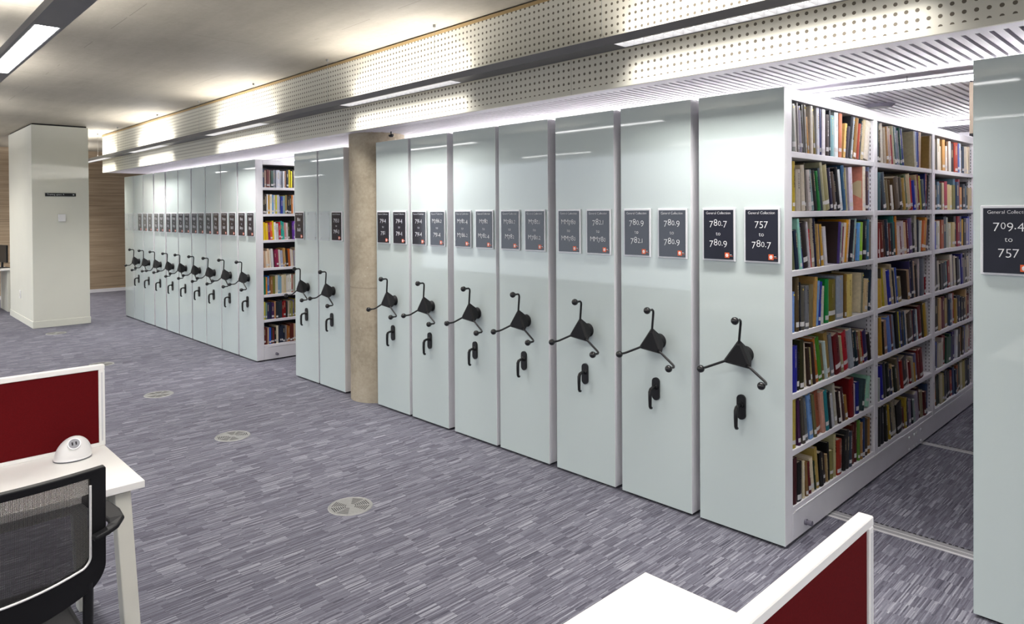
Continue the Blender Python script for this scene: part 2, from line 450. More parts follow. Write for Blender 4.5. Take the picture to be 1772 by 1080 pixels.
def upright_data(y0, y1):
    b = MB(); b.box(-HW, HW, y0, y1, .149, 2.191, M['white_steel'], .0015)
    z = .21
    while z < 2.16:
        for sx in (-1, 1):
            for dx in (.022, .044):
                for yy in (y0 - .0006, y1 + .0006): b.add([(sx * (HW - dx - .002), yy, z), (sx * (HW - dx + .002), yy, z), (sx * (HW - dx + .002), yy, z + .013), (sx * (HW - dx - .002), yy, z + .013)], [(0, 1, 2, 3)], M['dark_gap'])
        z += .026
    for z in (.4, .72, 1.02, 1.33, 1.63, 1.93):
        for sx in (-1, 1): b.add([(sx * (HW + .0006), (y0 + y1) / 2 - .003, z - .03), (sx * (HW + .0006), (y0 + y1) / 2 + .003, z - .03), (sx * (HW + .0006), (y0 + y1) / 2 + .003, z - .018), (sx * (HW + .0006), (y0 + y1) / 2 - .003, z - .018)], [(0, 1, 2, 3)], M['dark_gap'])
    return b.data('upright')
UP = [upright_data(*u) for u in UPR]
SH = []
for y0, y1 in SECT:
    b = MB()
    for sx in (-1, 1):
        xa, xb = sorted((sx * .004, sx * (HW - .003)))
        b.box(xa, xb, y0 + .002, y1 - .002, -.030, 0, M['white_steel'], .002)
    SH.append(b.data('shelf'))
b = MB(); b.cyl((HW, 0, 0), (HW + .010, 0, 0), .015, M['grey_rubber']); b.cyl((HW + .010, 0, 0), (HW + .036, 0, 0), .011, M['grey_rubber'], .0135); BUFFER = b.data('buffer')
b = MB()
for dx in (.0, .1, .15, .25):
    for z in (.109, .030): b.cyl((HW, 1.876 + dx, z), (HW + .006, 1.876 + dx, z), .011, M['rail'], n=14)
BOLTS = b.data('bolt')
# crank wheel: three cornered hub on a boss, three cranked arms with ball knobs
b = MB()
b.cyl((0, 0, 0), (0, -.032, 0), .042, M['hub'], .036, n=24)
hub = []
for ring, (rad, wid, y) in enumerate(((.042, .020, -.030), (.080, .0075, -.082), (.058, .009, -.093))):
    for k in range(3):
        a = PI / 2 + k * 2 * PI / 3
        for s_ in (-1, 1):
            hub.append((rad * math.cos(a) - s_ * wid * -math.sin(a), y, rad * math.sin(a) - s_ * wid * math.cos(a)))
bmh = bmesh.new(); hv = [bmh.verts.new(v) for v in hub + [(0, -.040, 0)]]
bmesh.ops.convex_hull(bmh, input=hv)
for v in [v for v in bmh.verts if not v.link_faces]: bmh.verts.remove(v)
b.from_bm(bmh, M['hub'], False)
WHEEL = b.data('crank_wheel')
b = MB(); b.tube([(0, -.084, .06), (0, -.084, .168), (0, -.087, .180), (0, -.097, .187), (0, -.128, .187)], .0063, M['black_plastic'], 10); ARM = b.data('arm')
b = MB(); b.sphere((0, -.145, .187), .0195, M['black_gloss']); b.cyl((0, -.122, .187), (0, -.130, .187), .009, M['black_plastic']); KNOB = b.data('knob')
# lever handle on an oval plate
b = MB()
b.prism([((.0235 * math.cos(a)), (.040 * (1 if math.sin(a) > 0 else -1) + .0235 * math.sin(a))) for a in [2 * PI * (i + .5) / 28 for i in range(28)]], 1, 0, -.011, M['black_plastic'])
BPLATE = b.data('backplate')
b = MB(); b.cyl((0, -.011, .012), (0, -.022, .012), .0165, M['black_plastic'], .013, n=20)
b.tube([(0, -.015, .012), (0, -.040, .012), (0, -.055, .006), (0, -.062, -.008), (0, -.063, -.04), (0, -.062, -.088), (0, -.058, -.096), (0, -.048, -.099)], [.0085, .0085, .0095, .0105, .0100, .0088, .0085, .0075], M['black_plastic'], 12)
LEVER = b.data('lever_handle')

def bay(xl, label, signs, aisle=False, turn=0., rail_label=None):
    t = thing('mobile_shelving_bay', label, 'shelving', (xl + HW, FY, 0), 0, 'mobile shelving bays with glass ends')
    for n in ('end_panel', 'end_frame', 'canopy', 'plinth', 'shadow_base', 'back_sheet'): link(n, P[n], t)
    for me in UP: link('upright', me, t)
    for z in SHELF:
        for k, me in enumerate(SH): link('shelf', me, t, (0, 0, z))
    if aisle:
        link('buffer', BUFFER, t, (0, .226, .066)); link('bolt', BOLTS, t)
    if turn is not None:
        w = link('crank_wheel', WHEEL, t, (.031, 0, .923)); w.rotation_euler = (0, .095 + turn, 0)
        for k in range(3):
            for n, me in (('arm', ARM), ('knob', KNOB)):
                o = link(n, me, w); o.rotation_euler = (0, k * 2 * PI / 3, 0)
        h = link('lever_handle', LEVER, t, (.008, 0, .652)); link('backplate', BPLATE, h)
    for dx, s in zip((-.112, .122), signs):
        if s is None: continue
        h = link('sign', HOLDER if s else EMPTY, t, (dx, .0045, 1.5255))
        if s == '': h['label'] = 'empty clear sign holder'; continue
        link('card', CARD, h); sign_lettering(*s, h); link('emblem', EMBLEM, h)
    return t
def says(s): return s[0] + ' to ' + s[1]
RIGHT = [(-.712, ('709.4', '757'), ('700', '709.4')), (-1.953, ('780.7', '780.9'), ('757', '780.7')), (-2.466, ('780.9', '782.1'), ('780.9', '780.9')),
         (-2.981, ('MM780', 'MM780'), ('782.1', 'MM780')), (-3.512, ('M780.2', 'M782'), ('M780.1', 'M780.2')), (-4.011, ('M782.4', 'M786.2'), ('M782', 'M782.4')),
         (-4.547, ('791.4', '791.4'), ('M786.2', '791.4')), (-5.046, ('791.4', '792'), ('791.4', '791.4'))]
for i, (x, a, c) in enumerate(RIGHT):
    lab = ('pale glass-ended shelving bay signed 709.4 to 757, across the open aisle' if i == 0 else
           'pale glass-ended shelving bay signed 757 to 780.7, its book shelves open to the aisle' if i == 1 else
           'glass-ended bay with signs %s, then %s' % (says(a), says(c)))
    bay(x, lab, (a, c), i == 1, None if i == 0 else .0)
bay(-6.045, 'glass-ended bay signed 793.3 to 796.3 beside the concrete column', ('', ('793.3', '796.3')), False, .03)
bay(-6.535, 'glass-ended bay signed 800 to 808 beside the open book aisle', (('800', '808'), ''), False, -.03)
FAR = [(('809', '809.1'), ('808', '809')), (('809.9', '811.8'), ('809.93', '811.8')), (('811.5', '813.4'), ('811.9', '813.5')), (('813.6', '820.9'), ('820.4', '821')),
       (('821.3', '821.8'), ('821.7', '821.9')), (('822.3', '823'), ('822.9', '823.1')), (('823.4', '823.7'), ('823.8', '823.9')), (('824', '828'), ('826', '830')),
       ('', ('833', '839')), ('', '')]
FX = [-7.917, -8.418, -8.907, -9.393, -9.89, -10.385, -10.905, -11.42, -11.905, -12.385]
ORD = ['first', 'second', 'third', 'fourth', 'fifth', 'sixth', 'seventh', 'eighth', 'ninth', 'tenth']
rw = random.Random(5)
for i, (x, s) in enumerate(zip(FX, FAR)):
    lab = ('glass-ended bay signed 808 to 809 with bright paperbacks on its open side' if i == 0 else
           'glass-ended bay with two empty sign holders and no crank wheel, ending the row' if i == 9 else
           'closed glass-ended bay, %s beyond the one showing bright paperbacks' % ORD[i - 1])
    bay(x, lab, s, i == 0, None if i == 9 else rw.uniform(-.08, .08))

# floor rails in the aisle
for y, w in ((3.84, .045), (5.46, .03)):
    b = MB(); b.box(-13.0, .3, y - w, y - w + .014, 0, .004, M['rail']); b.box(-13.0, .3, y - w + .018, y + w, 0, .0025, M['rail_grey'])
    b.box(-13.0, .3, y - w + .014, y - w + .018, 0, .0012, M['dark_gap']); b.box(-13.0, .3, y, y + .006, 0, .0045, M['rail'])
    x = -1.47
    while x < -.7:
        b.box(x, x + .012, y + w, y + w + .010, 0, .0035, M['dark_gap']); x += .026
    tag(b.obj('floor_rail'), 'twin metal floor rail crossing the aisle nearer the glass panels' if y < 4 else 'thin metal floor rail crossing the aisle deeper between the shelves', 'rail', 'floor rails')

# ------------------------------------------------------------------ books
BOOKS=[  # third spine from the bay end, top shelf, stands for a metal bookend
(1,1,'''
3377 41 223 -66 9a9e96
3421 14 220 -66 d8d2c8
3442 19 243 -85 b9b4b0
3470 31 222 -117 a9a3b8
3504 22 205 -117 5a5348
3529 17 243 -117 3d3f42
3548 20 243 -99 c5c0b4
3576 15 180 -132 d9a860
3593 34 242 -44 e6dfd2
3655 25 243 -153 8a7a3c
3682 40 243 -31 dfe3ea
3723 20 232 -13 1d2a6b
3744 46 233 5 efeef0
3792 40 211 5 3b2c28
3835 20 243 5 1d2436
3857 63 214 4 6e9aa0
3922 58 243 4 e9f0f0
3982 47 243 46 c07a5c
4030 32 186 168 e8c27a
4064 37 174 200 3a3440
4103 42 243 200 22252b
4148 38 243 200 9aa7ae
4189 45 243 200 8a6a3c
4236 37 202 200 9c4a38
4275 30 243 200 26323a
4308 42 243 200 c8ba98
4353 78 243 200 e8dfd0
'''),
(1,2,'''
3382 29 236 -12 b7a238
3416 54 199 -24 b5ada0
3484 44 222 -80 cdc3b2
3533 21 234 -90 57503f
3568 40 201 -151 d8d0cc
3618 30 204 -188 8fa6a8
3655 37 202 -209 2c2b2c
3696 29 201 -220 2f8a4a
3727 27 217 -220 4a5560
3756 32 247 -212 b9b597
3790 62 234 -212 9a9468
3856 37 222 -220 2e2a48
3896 33 203 -220 6a5a50
3932 25 190 -220 1e2a35
3959 43 229 -220 15151a
4004 44 217 -220 e7ecec
4049 49 243 -164 2f5a7c
4100 17 232 -133 d9cf9a
4119 60 234 -98 e3dcec
4327 41 262 -13 e9dfcf c9806a
4370 46 222 5 4a3038
4418 36 262 6 7c86a8
'''),
(1,3,'''
3390 35 172 -164 6d7350
3427 35 190 -164 23344a
3466 27 247 -167 9ad0c0
3499 19 224 -184 3c3a8c
3521 56 225 -184 2c2322
3579 20 229 -184 c9c5cc
3601 24 191 -149 c02a30
3627 36 248 -119 b8ae98
3665 26 249 -119 262a4a
3695 17 214 -129 c9a86a
3719 21 213 -149 35456a
3742 39 211 -149 c59a2e
3783 41 198 -148 e3e3ea
3937 32 221 108 4b3a7c 33221d
3971 23 213 125 a9b5a9
3995 16 196 148 8a2a48
4013 36 215 162 e6e0d2
4050 37 231 174 e3a522
4089 27 234 176 d9c6b8
4119 37 228 174 20202e
4159 24 237 171 9fb7b2
4190 25 180 147 7a4226
4229 43 211 78 6aa5dc
4278 49 214 61 9ccc3c
4334 58 221 43 17181a
4397 30 228 28 3f6f8c
4430 43 214 28 7a6f62
'''),
(1,4,'''
3385 24 193 4 7fa0d8
3417 39 256 -21 5a4c34
3460 16 234 -30 1f2530
3479 41 211 -30 5c5a52
3522 47 211 -10 74767a
3570 49 212 37 7d7152
3621 36 246 82 b5935a
3659 26 225 113 7fa9dd
3687 30 218 113 2f3f9c
3729 44 192 62 d6d3c6
3786 50 225 11 128a42
3839 96 217 5 7a6c14
3938 102 230 5 a2acbb
4042 30 236 6 8a6a30
4074 82 229 19 e0cc7c
4291 24 226 78 8f8f78 d8cbaa
4317 30 182 87 e0cfa0
4349 44 183 90 d9c49a
4396 19 186 87 e8dcc0
4417 37 233 114 2a3a4c
'''),
(1,5,'''
3384 55 219 8 2a2f9c
3442 27 182 2 1d1a14
3474 46 237 -13 3a3a1e
3541 16 219 -95 dcd0b8
3565 26 193 -129 3b2a20
3598 20 190 -152 a39a68
3624 35 210 -170 3a2420
3672 37 229 -220 b06c2e
3711 46 227 -220 4a8a22
3760 28 188 -220 7a6a3c
3790 22 199 -204 bfd0d0
3813 54 239 -200 9a8048
3870 42 224 -200 7a8088
3918 79 212 -220 6a1218
3999 37 198 -220 a8a080
4039 19 190 -220 20202a
4060 65 210 -220 b81c2e
4127 59 216 -220 a9b0b8
4189 26 214 -220 3a4048
4217 46 196 -220 1c3440
4265 36 181 -220 6e2c20
4303 35 189 -220 b39a6a
4341 20 185 -220 a02018
4364 68 179 -220 2a1a5a
4435 46 157 -220 2c2420
'''),
(1,6,'''
3381 41 235 5 b9a850
3446 31 223 -88 4a1f4c
3489 36 217 -131 555048
3535 42 219 -165 6a6f72
3584 47 227 -188 7aa0d0
3634 33 220 -188 6e6844
3669 65 226 -188 9c5a3c
3736 45 212 -177 c79a88
3784 44 210 -177 2a8088
3831 33 197 -177 2a2c30
3869 47 176 -198 c5c6cc
3920 36 223 -200 b4b0a0
3961 32 179 -215 2a1a18
3995 26 168 -215 d8cfc4
4024 38 185 -220 4a2c30
4064 33 135 -214 a07a40
4119 63 212 -43 7e1014 6a0d12
4187 27 171 -15 c8c8c8
4217 49 175 5 1f2a7c
4299 33 175 200 2f4446 3a5052
4379 55 174 200 a8d8c0
'''),
(1,7,'''
3379 49 217 7 4a1216
3431 54 186 5 141210
3494 24 182 -30 d8cdb0
3533 30 172 -103 8a6a3c
3573 31 159 -152 6a1a1a
3606 39 173 -152 e0d4b8
3648 21 147 -152 2a3a20
3672 35 209 -158 b09a58
3709 46 174 -130 12100e
3757 40 154 -127 2a1c14
3798 23 145 -115 a08860
3823 23 198 -70 1a1a1a
3847 49 146 -17 8a8450
3898 33 222 -6 b3ad84
3932 63 184 4 9c3420
3997 21 172 23 c9b8a8
4020 36 187 40 1c1a18
4058 43 207 40 3c3a3a
4107 45 190 24 3a4452
4158 47 212 7 6a2a1c
4207 39 221 5 5a1c18
4248 30 224 4 5f8a3c
4281 36 203 4 a07a4c
4319 41 221 5 1c3a6c
4363 43 204 6 4a3c26
4408 48 200 7 a57a40
'''),
(2,1,'''
4584 24 243 3 2c4048
4616 26 193 -21 5a4a2c
4654 32 236 -74 d6d0c4
4702 35 213 -135 b5a999
4740 43 221 -139 9a7444
4789 22 228 -155 8a8aa0
4819 28 216 -176 d0b8a8
4851 20 180 -186 a03040
4874 19 243 -186 c6c0a4
4895 28 243 -186 3a6060
4924 27 230 -173 22283a
4954 21 243 -173 7c8ca8
4978 31 213 -176 8f9098
5014 21 243 -184 1f5a50
5045 24 221 -220 2a5a78
5072 35 239 -220 2c3f8c
5308 25 237 -180 e3dfd4 b0a684
5335 34 237 -124 7d94c8
5370 26 237 -44 2c3a9c
5397 35 242 32 cfae90
5634 28 227 39 c8b8a0 93763c
'''),
(2,2,'''
4587 51 223 -16 3f6268
4670 28 181 -178 2a1f24
4708 56 227 -220 3b4a58
4766 48 183 -220 7a6e50
4817 24 184 -220 5a4630
4843 50 150 -220 d9d5d2
4896 98 201 -220 4f3c20
4996 50 206 -220 3a3024
5048 24 204 -220 857050
5075 52 202 -220 b0903c
5130 43 227 -220 5d6c50
5176 83 228 -220 c7b690
5261 27 212 -220 c8402c
5291 34 195 -220 2a3cac
5328 27 159 -220 b9b8c0
5357 46 231 -220 b3a680
5405 36 236 -220 7c1a24
5444 37 228 -220 c0b840
5484 56 203 -220 50606a
5541 22 254 -40 1c2c7a
5565 29 253 6 b0604c
5595 25 238 188 141a34
'''),
(2,3,'''
4588 19 207 6 7c1f1c
4624 15 172 -77 e0d8d0
4650 44 208 -124 6e2a20
4697 40 221 -128 4a3026
4739 40 224 -131 253040
4782 18 210 -131 b8a0a8
4802 29 200 -119 6a3026
4833 37 203 -118 24323c
4872 25 248 -88 28746e
4899 24 208 -88 20284c
4926 43 247 -88 b87420
4979 24 183 -130 d9cfd0
5008 26 179 -145 7a3034
5038 56 209 -153 c8bcc4
5099 55 198 -165 d8bc94
5157 41 217 -165 6a1818
5200 63 227 -137 6a5284
5265 54 194 -120 1c2018
5320 49 246 -64 b9b6a8
5370 49 217 4 151c34
5421 23 209 116 d0d4d0
5445 46 208 200 cc6a2c
5493 57 225 200 c89040
5552 31 176 200 6a5c6c
5586 40 213 200 2a2c34
'''),
(2,4,'''
4583 76 166 -85 c9a43c
4665 17 230 -107 4a463c
4698 27 229 -165 b8a830
4735 48 227 -196 c2b498
4788 43 213 -209 2430a0
4836 33 248 -220 b8a888
4871 33 205 -220 26282c
4907 28 221 -220 cfc2a0
4938 26 222 -220 4a64b4
4965 62 155 -211 94844e
5157 39 192 -166 a88a6c 2a201e
5201 31 249 -163 36305a
5237 50 247 -152 1a1c38
5292 32 238 -152 c0a488
5329 58 213 -117 261c1c
5391 27 252 -14 c8bcbc
5423 98 250 -14 4a5260
5537 27 119 2 8a1a20
'''),
(2,5,'''
4586 17 206 8 8a2018
4627 42 226 -98 c09838
4675 23 196 -112 2a221c
4707 50 200 -147 b08c7c
4774 56 218 -220 6a8ad0
4832 51 219 -220 6a2c20
4886 40 217 -220 8a98ac
4928 53 234 -191 15181c
4983 19 231 -188 c4b830
5004 30 227 -162 3a4688
5036 49 220 -162 3a3630
5092 38 213 -180 244c70
5133 29 224 -183 c9c4bc
5164 107 200 -183 44351a
5272 20 208 -154 7c2430
5294 47 208 -150 353c54
5343 17 212 -150 1c1c24
5368 43 201 -179 bcd0d8
5413 67 220 -179 701418
5483 29 235 -179 4a4434
5524 64 225 -220 b89830
5590 37 239 -220 b8bcc0
'''),
(2,6,'''
4585 38 136 5 a8b0a8
4645 36 206 -133 2c2a9c
4689 54 211 -159 34352e
4749 61 205 -177 16201e
4813 44 152 -182 1e2250
4865 27 185 -220 c0a878
4893 45 167 -199 2a3024
4944 40 210 -220 8a7c64
4986 40 209 -220 24407c
5029 34 182 -220 a03024
5065 115 182 -220 1f1418
5183 22 166 -220 d0b8b0
5207 42 147 -220 7c1418
5252 36 175 -220 b0a890
5291 30 125 -220 c89a3c
5323 36 185 -220 7c7c9c
5364 52 202 -220 7a1c1a
5421 76 197 -220 6c1414
'''),
(2,7,'''
4580 51 221 2 1e1a1c
4646 57 221 -54 222028
4718 44 217 -109 2c2a24
4783 28 217 -196 c0a440
4816 48 184 -211 352f3c
4866 70 226 -211 a09880
4938 106 188 -192 17140f
5045 25 173 -185 c8c0c0
5071 33 139 -171 6a3430
5106 35 194 -39 b8a040
5143 25 181 -39 2c3454
5183 42 171 -106 8c7c94
5240 34 162 -191 16202a
5281 42 153 -220 a0b0ac
5325 77 185 -220 a8a0b0
5403 44 211 -203 5c2018
5449 63 177 -174 a09878
5513 46 161 -61 5a1418
5561 32 205 3 4a5c7c
''')]

NAMES = (('black', (8, 8, 9)), ('charcoal', (48, 48, 50)), ('slate grey', (84, 90, 98)), ('grey', (125, 125, 125)), ('pale grey', (190, 190, 196)), ('white', (236, 236, 238)),
         ('cream', (226, 214, 190)), ('beige', (198, 184, 152)), ('tan', (160, 130, 80)), ('brown', (96, 66, 40)), ('dark brown', (50, 34, 26)), ('rust', (160, 84, 56)),
         ('orange', (210, 120, 44)), ('yellow', (224, 166, 36)), ('mustard', (192, 160, 56)), ('olive', (122, 112, 50)), ('dark olive', (70, 66, 40)), ('green', (40, 138, 66)),
         ('lime green', (156, 204, 60)), ('mint green', (160, 214, 192)), ('dark teal', (30, 60, 62)), ('teal', (44, 124, 128)), ('grey-blue', (122, 150, 180)), ('sky blue', (112, 164, 220)),
         ('blue', (40, 52, 160)), ('navy', (28, 36, 76)), ('purple', (76, 58, 130)), ('lavender', (170, 160, 190)), ('magenta', (140, 42, 74)), ('pink', (200, 155, 140)),
         ('red', (190, 36, 44)), ('maroon', (110, 22, 26)), ('dark maroon', (70, 20, 24)), ('salmon', (200, 126, 100)))
def cname(h):
    r = [int(h[i:i + 2], 16) for i in (0, 2, 4)]
    return min(NAMES, key=lambda n: sum((a - b) ** 2 * w for a, b, w in zip(r, n[1], (1, 1.3, 1))))[0]
SHN = ['top shelf', 'second shelf', 'third shelf', 'fourth shelf', 'fifth shelf', 'sixth shelf', 'bottom shelf']
def ordinal(n): return str(n) + ('th' if 10 <= n % 100 <= 20 else {1: 'st', 2: 'nd', 3: 'rd'}.get(n % 10, 'th'))
rb = random.Random(11)
BGAIN = 1.0
def book_meshes(w, h, d):
    bt = min(.0028, w * .16); rnd = min(.005, w * .18) if w > .014 else .0008
    n = 6
    outer = [(-w / 2 + w * i / n, rnd * math.sin(PI * i / n)) for i in range(n + 1)]     # (y, x) along the spine
    poly = [(x, y) for y, x in outer] + [(-d, w / 2), (-d, w / 2 - bt), (-.0035, w / 2 - bt), (-.0035, -w / 2 + bt), (-d, -w / 2 + bt), (-d, -w / 2)]
    c = MB(); k = len(poly)
    vs = [(x, y, 0) for x, y in poly] + [(x, y, h) for x, y in poly]
    c.add(vs, [(i, (i + 1) % k, k + (i + 1) % k, k + i) for i in range(k)], M['cover'])
    q = n + 1
    for o in (0, k):   # cap the spine and the two boards
        c.add(vs, [[o + i for i in range(n + 1)] + [o + q + 2, o + q + 3], [o + n, o + q, o + q + 1, o + q + 2], [o, o + q + 3, o + q + 4, o + q + 5]], M['cover'])
    pg = MB(); pg.box(-d + .003, -.003, -w / 2 + bt, w / 2 - bt, .003, h - .003, M['page'])
    lb = MB(); z0, lh = .008 + .026 * rb.random(), .016 + .010 * rb.random()
    lv = [(x + .0005, y * .97, z) for z in (z0, z0 + lh) for y, x in outer]
    lb.add(lv, [(i, i + 1, n + 2 + i, n + 1 + i) for i in range(n)], M['sticker'])
    tt = MB(); m = rb.choice((M['gold'], M['sticker'], M['gold'], M['dark_gap']))
    zz = h * rb.uniform(.45, .6); top = h * rb.uniform(.82, .93); hw = min(.0038, w * .16)
    while zz < top:
        s = rb.uniform(.003, .010)
        tt.box(rnd, rnd + .0005, -hw * rb.uniform(.5, 1), hw * rb.uniform(.5, 1), zz, min(top, zz + s), m); zz += s + rb.uniform(.0015, .004)
    return c, pg, lb, tt
ALL = []
for sec, sh, txt in BOOKS:
    rows = [r.split() for r in txt.strip().split('\n')]
    cn = [cname(r[4]) for r in rows]
    for i, r in enumerate(rows):
        y0, w, h, ln = (float(v) / 1000 for v in r[:4])
        hexc = r[4]; cover = r[5] if len(r) > 5 else None
        th = math.atan(ln); wt = max(.005, w * math.cos(th) - .0034)
        room = (2.191 if sh == 1 else SHELF[sh - 2] - .030) - SHELF[sh - 1] - .005
        h = min(h * 1.05, (room - w * abs(math.sin(th))) / math.cos(th))
        d = rb.uniform(.15, .183) if h > .2 else rb.uniform(.12, .165)
        c, pg, lb, tt = book_meshes(wt, h, d)
        setback = rb.choice((.003, .005, .007, .009, .012))
        if cover: setback = .002
        o = c.obj('book', None, (-1.488 - setback - .006, y0 + w / 2, SHELF[sh - 1] + .0006 + wt / 2 * abs(math.sin(th))))
        o.rotation_euler = (-th, 0, 0)
        g = BGAIN
        o.color = (*[min(.9, v ** 1.12 * g) for v in srgb(hexc)], 1)
        pg.obj('page_block', o)
        if wt > .008 and rb.random() < .62: lb.obj('spine_label', o)
        if wt > .014 and rb.random() < .6: tt.obj('spine_title', o)
        if cover:
            q = MB(); q.box(-d, -.004, -wt / 2 - .0007, -wt / 2, .001, h - .001, M['cover'])
            f = q.obj('front_cover', o); f.color = (*[min(.9, v * g) for v in srgb(cover)], 1); f['label'] = cname(cover) + ' front cover'
            if cover == 'c9806a':
                q = MB(); q.prism([(-.008, .07), (-.008, .175), (-.03, .178), (-.055, .165), (-.062, .15), (-.06, .125), (-.072, .118), (-.085, .10), (-.05, .094), (-.035, .085)], 1, -wt / 2 - .0014, -wt / 2 - .0008, M['gold']); q.obj('cover_picture', o)
        if sh in (1, 4) and sec == 1 and wt > .014 and i % 3 == 0:
            q = MB(); q.cyl((.0015, 0, h - .016), (.0050, 0, h - .016), .0045, M['dot'], n=12); q.obj('dot_sticker', o)
        size = 'thick' if wt > .042 else 'slim' if wt < .021 else ''
        lean = ' leaning' if abs(ln) > .12 else ''
        nb = (' between %s and %s books' % (cn[i - 1], cn[i + 1]) if 0 < i < len(rows) - 1 else
              (' against the bay end, beside %s book' % cn[1] if sec == 1 else ' starting the row beside %s book' % cn[1]) if i == 0 else ' ending the row beside %s book' % cn[i - 1])
        where = SHN[sh - 1] + (' by glass end' if sec == 1 else ' of middle section')
        ALL.append((o, size, lean, cn[i], nb, where, i, len(rows)))
seen = {}
for a in ALL: seen.setdefault((a[3], a[4], a[5]), []).append(a)
for o, size, lean, col, nb, where, i, n in ALL:
    lab = '%s%s %s book%s, %s' % (size, lean, col, nb, where)
    if len(seen[col, nb, where]) > 1:
        lab = '%s%s %s book, %s from the start of the %s' % (size, lean, col, ordinal(i + 1), where)
    lab = ' '.join(lab.split())
    if len(lab.split()) > 16: lab = ' '.join(('%s book%s, %s' % (col, nb, where)).split())
    tag(o, lab, 'book', 'books on the shelves open to the aisle')
# the remaining books: third section of the same bay and the shelves of the far bay that stands open
fb = MB(); fb.col = []
def loose(x, y, z, w, h, d, ln, col):
    th = math.atan(ln); cs, sn = math.cos(th), math.sin(th); k = len(fb.v)
    def put(x0, x1, a0, a1, b0, b1, m, c):
        s = len(fb.v); fb.box(x0, x1, a0, a1, b0, b1, m)
        for i in range(s, len(fb.v)):
            X, A, B = fb.v[i]; fb.v[i] = (x + X, y + A * cs + B * sn, z + w / 2 * abs(sn) + B * cs - A * sn)
        fb.col.extend([c] * (len(fb.v) - s))
    bt = min(.0025, w * .15)
    put(-.004, 0, -w / 2, w / 2, 0, h, M['far_cover'], col)
    for s in (-1, 1): put(-d, -.004, *sorted((s * w / 2, s * (w / 2 - bt))), 0, h, M['far_cover'], col)
    put(-d + .004, -.004, -w / 2 + bt, w / 2 - bt, .003, h - .003, M['page'], (.6, .55, .45))
    if w > .01 and rf.random() < .6: zz = rf.uniform(.008, .026); put(0, .0006, -w * .46, w * .46, zz, zz + .02, M['sticker'], (.8, .8, .8))
    if w > .015 and rf.random() < .6: put(0, .0005, -w * .12, w * .12, h * rf.uniform(.45, .62), h * rf.uniform(.75, .9), M['gold'], (.6, .5, .3))
rf = random.Random(3)
def fill(x, ya, yb, z, cols, hmin, hmax, wmin=.02, wmax=.05, lean=.0, hmaxabs=.24):
    y = ya; k = 0
    while True:
        w = rf.uniform(wmin, wmax); c = cols[k % len(cols)]; k += 1
        ln = lean; h = min(hmaxabs, rf.uniform(hmin, hmax))
        if y + w + abs(ln) * h > yb: break
        yy = y + (max(0, -ln) * h if k == 1 else 0)
        loose(x - rf.uniform(.004, .02), yy + w / 2, z + .0006, w * math.cos(math.atan(ln)) - .001, h, rf.uniform(.14, .19), ln, [min(.9, v * .95) for v in srgb(c)])
        y = yy + w + .001
S3 = ['b8a080 2c3c50 e0d8c8 d8c8b0 c09050 e8e0d8 6a4a2a d8d8d0 2c2c30 a04030 3a5a9c dce8f4', 'c88850 2a3038 4a6a80 1a1c20 c8b898 98203c d8c890 e0d0a0 6a6a2c 4a6a80 2a3a5a 8a2030', '2c3cb0 a0a8a8 e0e0d8 a05030 2a3a48 b0b8a8 d0d0c0 c8b880 28282c 8a2030 3a4a80 c8a030 1c1c24 a0a0c0',
      '7a7468 2a2a2c b8b0a0 28241e 202a34 3a7078 8a2c28 d0c8b8 3a3a70 c8c0a8 1e1e20 a8b4bc 2c2c7c', '1a1c20 2a2422 c8a878 6a1820 5a1420 b09858 16181c 3a4c6c c8c8d0 a03020 b09040 1c2434 202c4c', '40382c 3a50a0 c8c0b0 d8d0c8 8a2824 1e4a34 2a5a40 1c2050 3a2c70 d0d4d8 2a241e a87030', 'a8602c 2a3830 c8c0a0 a89850 1c2030 2c3444 16161a a03020 3c5078 202c44']
for k, z in enumerate(SHELF):
    fill(-1.492, 5.745 + (.0), 6.83, z, S3[k].split(), .18, .26, .045, .08, (-.04, -.03, -.02, -.14, -.06, .03, -.1)[k], (.235, .245, .24, .25, .245, .225, .22)[k])
S9 = ['2a3a5a c8a898 6a3030 d0a898 2a4a40 a0a4b0 b8bcc8 c8ccd4 b0b4c0 c0c4cc d8d8d8 c09078 1c2030 e0d020 e8d820 2c2c30 d8d0b0 2a50a0 90c8b0 e0c8b8 7a6a4a', '2a2824 3a302a f0f0f0 d8a020 f0ead8 60a0d8 e8e0d0 d8d030 c8c8d8 a8b8e0 2a3ca0 8aa8a8 a89050 2a2a28 1e1e1e 2c2a28 c07020 e8e8e8 3a90b0', 'e8c820 e8c020 8a2060 e06030 e8d810 f4f4f4 d8e0e0 c02838 20a898 30b0a0 d89090 e8e0e0 3a4a28 2c2420 6a3aa0 7a48b0 2860c0 b09878 e8e8e0 8a8078 5a2a80 c04070', 'd8b090 e8d8c0 d8b898 e8dcc8 d8d8d8 3a3a38 8a2048 98284c d8d0c8 a8b0d0 b88848 d8b060 2a2020 c06020 e0d8d0 e8dcc0 a8a0b0',
      '207858 d88828 2870c0 8a5a38 9a6a40 7a7830 d8d0b8 e8dcc0 88b0c8 80a8c0 e0d0b0 d8c8a0 e8e4dc f0ece4 e8e8e0 c86050 c8c0b0', 'd8c840 7a9a88 2a2a5a 1c2040 4a2a5a c89060 202830 28343c 303a44 8a1818 981c1c 1c1c20 c8b8a0 8a8a58 9a9448 6a6aa0 a89848', '5a2018 6a241c c8b090 2858c8 2a2c30 8a2a20 201c1c e8dcc0 1c2438 1e2840 20283c 1c2438 807878 b87030 a86428']
for k, z in enumerate(SHELF):
    fill(-7.457, 3.362, 4.48, z, S9[k].split(), (.185, .19, .18, .18, .19, .18, .175)[k], (.205, .22, .215, .215, .215, .20, .20)[k], .013, .030, (0, 0, -.04, -.06, 0, 0, 0)[k])
